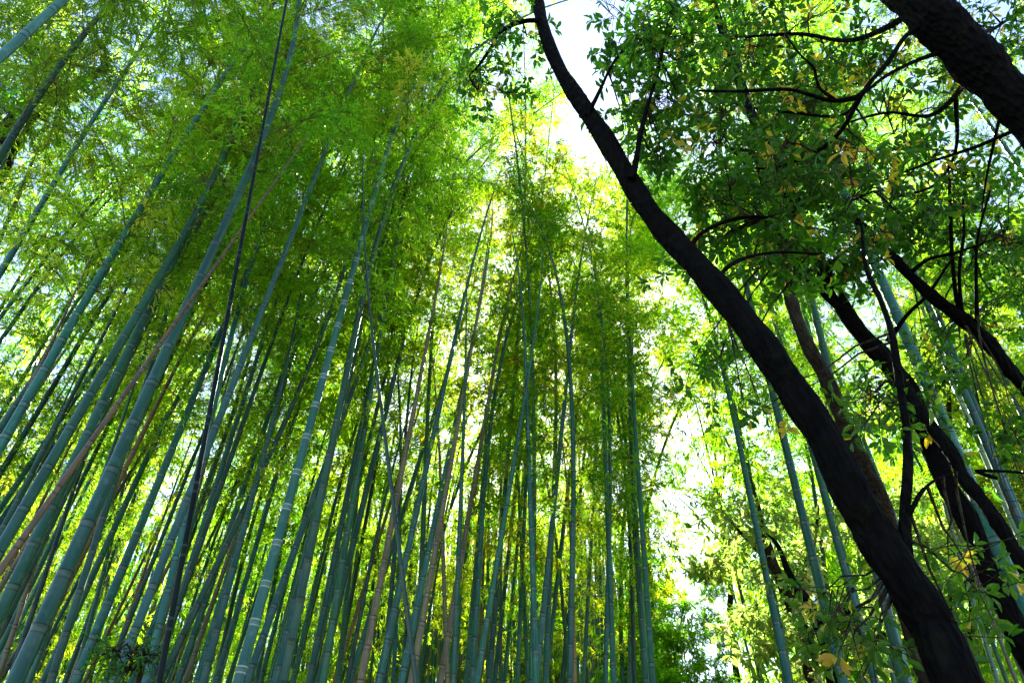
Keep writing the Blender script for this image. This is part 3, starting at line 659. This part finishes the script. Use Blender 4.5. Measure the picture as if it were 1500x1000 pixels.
for j, lp in enumerate([
    [(1240, 458, 6.45, 14), (1215, 440, 6.4, 9), (1190, 415, 6.3, 7), (1150, 400, 6.2, 5), (1100, 380, 6.1, 3)],
    [(1150, 275, 7.5, 10), (1190, 300, 7.2, 7), (1230, 300, 7.0, 5), (1280, 280, 6.9, 3)],
    [(1300, 500, 6.1, 8), (1330, 460, 6.0, 6), (1360, 430, 5.9, 5), (1400, 370, 5.8, 3)],
    [(1460, 700, 4.9, 6), (1430, 690, 4.9, 5), (1470, 690, 4.8, 4), (1520, 694, 4.7, 3)]]):
    limbsC.append(tree_tube(lp, 'bark', 'limb', tC, orgC, sides=8, k=5, seed=60 + j))
crown_from([blob(1150, 330, 6.6, 50, 70), blob(1220, 360, 6.4, 60, 90), blob(1120, 200, 7.2, 50, 60), blob(1300, 320, 7.2, 50, 60), blob(1350, 370, 7.4, 40, 36), blob(1050, 260, 6.8, 36, 30), blob(1225, 420, 7.4, 40, 40), blob(1340, 620, 5.9, 30, 20), blob(1300, 590, 5.9, 30, 24)],
           np.vstack(limbsC + [skC[40:]]), np.random.default_rng(9), orgC, tC, yellow=0.05, leaf=0.092, tone0=0.38)

# --- tree E: thinner trunk from the right edge
orgE = np.array([at(1680, 800, 5.6)[0] + 0.5, at(1680, 800, 5.6)[1], 0.0])
tE = empty('evergreen_tree', orgE, 'slim dark trunk entering at mid right edge and rising left among leaves', 'tree')
E_pts = [('w', *orgE[:2], -0.2, 0.11), (1680, 800, 5.6, 24.0), (1560, 640, 5.8, 21.6), (1500, 566, 5.9, 20.0), (1478, 541, 6.0, 20.0), (1456, 512, 6.1, 20.0), (1432, 486, 6.2, 20.0), (1404, 463, 6.3, 20.0), (1368, 436, 6.4, 16.8), (1332, 402, 6.6, 14.4), (1302, 370, 6.8, 12.8), (1272, 340, 7.0, 11.2), (1240, 308, 7.2, 10.4), (1210, 286, 7.4, 9.6), (1180, 268, 7.6, 8.8), (1150, 246, 7.8, 7.2), (1110, 215, 8.2, 4.8)]
skE = tree_tube(E_pts, 'bark', 'trunk', tE, orgE, sides=16, seed=7, rough=0.12)
limbsE = []
for j, lp in enumerate([
    [(1408, 465, 6.3, 8), (1400, 430, 6.3, 6), (1395, 380, 6.3, 6), (1392, 310, 6.3, 5), (1390, 250, 6.4, 3)],
    [(1432, 486, 6.2, 6), (1430, 420, 6.2, 5), (1432, 350, 6.2, 4), (1450, 280, 6.3, 3)],
    [(1410, 466, 6.3, 6), (1405, 400, 6.2, 5), (1412, 340, 6.2, 4), (1410, 290, 6.2, 2)],
    [(1330, 402, 6.6, 7), (1360, 380, 6.5, 5), (1400, 370, 6.4, 4), (1470, 345, 6.3, 2)]]):
    limbsE.append(tree_tube(lp, 'bark', 'limb', tE, orgE, sides=8, k=5, seed=80 + j))
crown_from([blob(1440, 290, 6.8, 45, 40), blob(1480, 380, 6.8, 50, 56), blob(1420, 390, 7.0, 40, 36), blob(1480, 450, 6.9, 34, 36), blob(1375, 490, 7.2, 34, 26), blob(1385, 330, 6.9, 36, 40), blob(1500, 340, 6.0, 45, 50), blob(1410, 540, 6.0, 40, 30), blob(1480, 660, 5.4, 40, 30), blob(1490, 740, 5.0, 25, 10)],
           np.vstack(limbsE), np.random.default_rng(10), orgE, tE, yellow=0.03, leaf=0.088, tone0=0.45)

# --- tree G: brown trunk behind the leaning one
orgG = np.array([at(1330, 900, 8.0)[0], at(1330, 900, 8.0)[1], 0.0])
tG = empty('evergreen_tree', orgG, 'brown trunk half hidden behind the black leaning trunk among thin culms', 'tree')
skG = tree_tube([('w', *orgG[:2], -0.2, 0.13), (1330, 900, 8.0, 30), (1290, 740, 8.0, 27), (1250, 655, 8.1, 24), (1228, 598, 8.2, 22), (1208, 550, 8.4, 20), (1186, 510, 8.6, 19), (1166, 462, 8.9, 18), (1150, 400, 9.3, 17), (1135, 320, 9.9, 15), (1125, 240, 10.6, 12), (1120, 160, 11.4, 9)], 'bark2', 'trunk', tG, orgG, sides=14, seed=9, rough=0.1)
crown_from([blob(1130, 290, 9.6, 60, 120), blob(1080, 200, 9.6, 50, 80), blob(1180, 220, 9.6, 60, 110), blob(1120, 90, 10, 60, 110), blob(1200, 110, 10, 60, 110)], skG[40:], np.random.default_rng(12), orgG, tG, yellow=0.08, leaf=0.11, tone0=0.5)

# --- dark trunk at the upper left, behind culms
orgH = np.array([at(-130, 430, 13)[0], at(-130, 430, 13)[1], 0.0])
tH = empty('evergreen_tree', orgH, 'dark brown trunk behind culms at the upper left edge', 'tree')
skH = tree_tube([('w', *orgH[:2], -0.2, 0.24), ('w', orgH[0], orgH[1], 3.0, 0.24), (-90, 380, 13, 42), (-20, 262, 13, 38), (10, 212, 13, 34), (35, 172, 13, 30), (75, 143, 13.2, 22), (120, 120, 13.4, 14), (160, 95, 13.8, 7)], 'bark2', 'trunk', tH, orgH, sides=16, seed=11, rough=0.1)
crown_from([blob(120, 110, 12, 50, 90), blob(60, 90, 12, 60, 120), blob(-20, 130, 12, 60, 80)], skH[30:], np.random.default_rng(13), orgH, tH, 'bush', leaf=0.10, tone0=0.4)

# --- pale-leaved tree in the lower right distance
def small_tree(name, label, x, dep, trunk, blobs, mat_, seed, group=None, cat='tree', bark='bark2', **kw):
    b = at(x, 1000, dep); org = np.array([b[0], b[1], 0.0])
    t = empty(name, org, label, cat, group)
    sk = None; all_ = []
    for j, tp in enumerate(trunk):
        pp = [('w', *org[:2], -0.2, tp[0][3] * tp[0][2] / F / 2 * 1.3)] + tp if j == 0 else tp
        all_.append(tree_tube(pp, bark, 'trunk' if j == 0 else 'limb', t, org, sides=9, k=5, seed=seed + j))
    sk = np.vstack(all_)
    sk = sk[sk[:, 2] > 2.0]
    if blobs: crown_from([blob(*b_) for b_ in blobs], sk, np.random.default_rng(seed), org, t, mat_, **kw)
    return t
small_tree('broadleaf_tree', 'yellow-green leafy tree with pale sunlit leaves low beside the lone green culm', 1150, 12, [[(1190, 990, 12, 22), (1165, 900, 12, 19), (1130, 820, 12, 15), (1110, 740, 12.2, 7), (1100, 700, 12.4, 1.5)], [(1160, 890, 12, 12), (1190, 800, 12, 8), (1200, 740, 12, 1.5)], [(1130, 825, 12, 8), (1085, 780, 12, 6), (1060, 750, 12, 1.2)]],
           [(1070, 830, 12, 36, 60), (1120, 770, 12, 40, 70), (1185, 840, 12, 40, 60), (1100, 910, 12, 42, 70), (1190, 920, 12, 36, 50), (1055, 750, 12, 26, 30), (1150, 965, 12, 50, 60), (1215, 780, 12, 36, 40), (1140, 860, 12, 30, 40)], 'pale', 31, leaf=0.18, ratio=0.36, tone0=0.55, yellow=0.08)
small_tree('broadleaf_tree', 'dark twisted trunk with brownish leaves at the foot of the lone culm', 1215, 10, [[(1222, 990, 10, 22), (1205, 930, 10, 20), (1180, 880, 10, 16), (1160, 850, 10, 12), (1140, 800, 10.2, 6), (1122, 780, 10.2, 1.5)], [(1206, 930, 10, 9), (1240, 900, 10, 7), (1250, 860, 10, 4)]],
           [(1150, 850, 10, 35, 30), (1250, 900, 10, 38, 50), (1230, 980, 10, 40, 50)], 'pale', 37, bark='bark', leaf=0.13, tone0=0.3, yellow=0.15)
small_tree('bare_tree', 'leafless pale tree spreading thin branches in the bright gap', 1070, 20, [[(1075, 960, 20, 9), (1070, 860, 20, 8), (1062, 800, 20, 7), (1052, 720, 20, 5), (1046, 640, 20, 4), (1042, 560, 20, 2.5), (1036, 500, 20, 1.2)],
           [(1062, 800, 20, 4), (1040, 775, 20, 3), (1015, 748, 20, 2.2), (985, 720, 20, 1.4)], [(1056, 745, 20, 3.5), (1040, 700, 20, 2.6), (1020, 660, 20, 2), (1005, 600, 20, 1.2)], [(1055, 730, 20, 3.5), (1062, 680, 20, 3), (1058, 610, 20, 2), (1066, 540, 20, 1.2)],
           [(1048, 650, 20, 2.6), (1036, 610, 20, 2), (1024, 560, 20, 1.5), (1012, 520, 20, 1)], [(1044, 600, 20, 2.2), (1052, 560, 20, 1.6), (1056, 520, 20, 1)], [(1060, 770, 20, 3), (1080, 720, 20, 2.2), (1090, 660, 20, 1.4)], [(1030, 762, 20, 2), (1010, 770, 20, 1.6), (985, 772, 20, 1)]], None, None, 41)
for q, (x, dep, zc, cs, lb) in enumerate([(942, 14, 0.8, .62, 'low bushy bamboo right beside the upright edge culm'), (958, 15, 1.2, .74, 'low bushy bamboo, second from the edge culm in the green clump'), (972, 13.6, 0.5, .62, 'low bushy bamboo, third from the edge culm in the green clump'),
        (985, 15, 0.9, .84, 'tallest low bushy bamboo of the green clump below the gap'), (1000, 14.2, 0.4, .70, 'low bushy bamboo right of the tallest in the green clump'), (1016, 15.4, 0.7, .70, 'low bushy bamboo, second from right in the green clump'), (1034, 14.5, 0.3, .60, 'low bushy bamboo at the right end of the green clump')]):
    b = at(x, 1000, dep)
    bamboo((b[0], b[1], 0), (0, 0, 1), 0.03, zc, 'teal', lb, 'low bushy bamboos below the gap', sides=6, crown='bushy', cscale=cs * 1.12)
small_tree('sapling', 'small leafy evergreen bush among culms at the bottom left', 195, 5.2, [[(200, 1010, 5.2, 8), (195, 980, 5.2, 5), (190, 945, 5.2, 3)]],
           [(165, 965, 5.2, 16, 22), (205, 955, 5.2, 14, 20), (180, 990, 5.2, 18, 24), (225, 965, 5.2, 10, 10)], 'bush', 53, cat='bush', leaf=0.045, ratio=0.42, tone0=0.2)
for j, (x, y0, dep, bl) in enumerate([(1310, 760, 13, [(1300, 760, 13, 60, 160), (1350, 820, 13, 60, 160), (1310, 880, 13, 60, 150)]), (1430, 760, 14, [(1420, 780, 14, 60, 170), (1470, 700, 14, 60, 150), (1440, 880, 14, 70, 170)]),
                                      (1400, 560, 15, [(1400, 560, 15, 60, 140), (1460, 560, 15, 60, 130), (1340, 600, 15, 50, 90)])]):
    small_tree('broadleaf_tree', ['sunlit light green tree seen through the fork of trunks', 'sunlit light green tree behind culms at the lower right edge', 'sunlit light green tree high behind the slim dark trunk'][j], x, dep,
               [[(x, 990, dep, 14), (x - 5, 900, dep, 11), (x - 10, y0 + 20, dep, 5), (x - 14, y0 - 20, dep, 1)]], bl, 'pale', 60 + j, leaf=0.15, ratio=0.34, tone0=0.55)

# ------------------------------------------------------------------ far wood behind everything, one mass
rt = np.random.default_rng(77)
raw = [bamboo_crown(300 + q, L=7.5, R=2.1, dens=0.6, leaf=0.26) for q in range(4)]
parts = []
for q in range(230):
    az = math.radians(rt.uniform(-48, 44)); d = rt.uniform(28, 46)
    if 11 < math.degrees(az) < 16.5: continue
    z = rt.uniform(0.5, 8.5) if q % 2 else rt.uniform(0.0, 4.0); th = rt.uniform(0, 6.28); sc = rt.uniform(0.9, 1.3)
    c_, s_ = math.cos(th) * sc, math.sin(th) * sc
    Rm = np.array([[c_, -s_, 0], [s_, c_, 0], [0, 0, sc]])
    for v, f_, a_, k in raw[q % 4]:
        if k == 1: continue
        parts.append((v @ Rm.T + np.array([math.sin(az) * d, math.cos(az) * d, z]), f_, a_, 0))
    st = np.array([[math.sin(az) * d, math.cos(az) * d, -0.1], [math.sin(az) * d, math.cos(az) * d, z + 3]])
    v, f_, a_ = tube(st, [0.055, 0.04], 5); parts.append((v, f_, {}, 1))
    for _ in range(4):
        a2 = math.radians(rt.uniform(-46, 9) if _ < 2 else rt.uniform(-14, 9.5)); d2 = rt.uniform(22, 32); b2 = np.array([math.sin(a2) * d2, math.cos(a2) * d2, -0.1])
        v, f_, a_ = tube(np.array([b2, b2 + [rt.normal(0, .5), rt.normal(0, .5), 12.0]]), [0.045, 0.03], 5); parts.append((v, f_, {}, 1 + int(rt.integers(0, 3) == 0)))
th_ = link('thicket', make_mesh('thicket', parts, [M['bleaf'], M['teal'], M['tan']], smooth=False))
th_['kind'] = 'stuff'; th_['label'] = 'distant sunlit bamboo wood reading as one yellow-green mass'; th_['category'] = 'thicket'

# ------------------------------------------------------------------ ground
n = 60; xs = np.linspace(-1, 1, n); g = np.sign(xs) * np.abs(xs) ** 2.2 * 500
X, Y = np.meshgrid(g, g); Z = 0.05 * np.sin(X * 0.7) * np.cos(Y * 0.6) - 0.05
V = np.stack([X, Y, Z], -1).reshape(-1, 3); i, j = np.meshgrid(np.arange(n - 1), np.arange(n - 1), indexing='ij')
Fc = np.stack([i * n + j, i * n + j + 1, (i + 1) * n + j + 1, (i + 1) * n + j], -1).reshape(-1, 4)
go = link('ground', make_mesh('ground', [(V, Fc, {}, 0)], [M['litter']])); go['kind'] = 'structure'
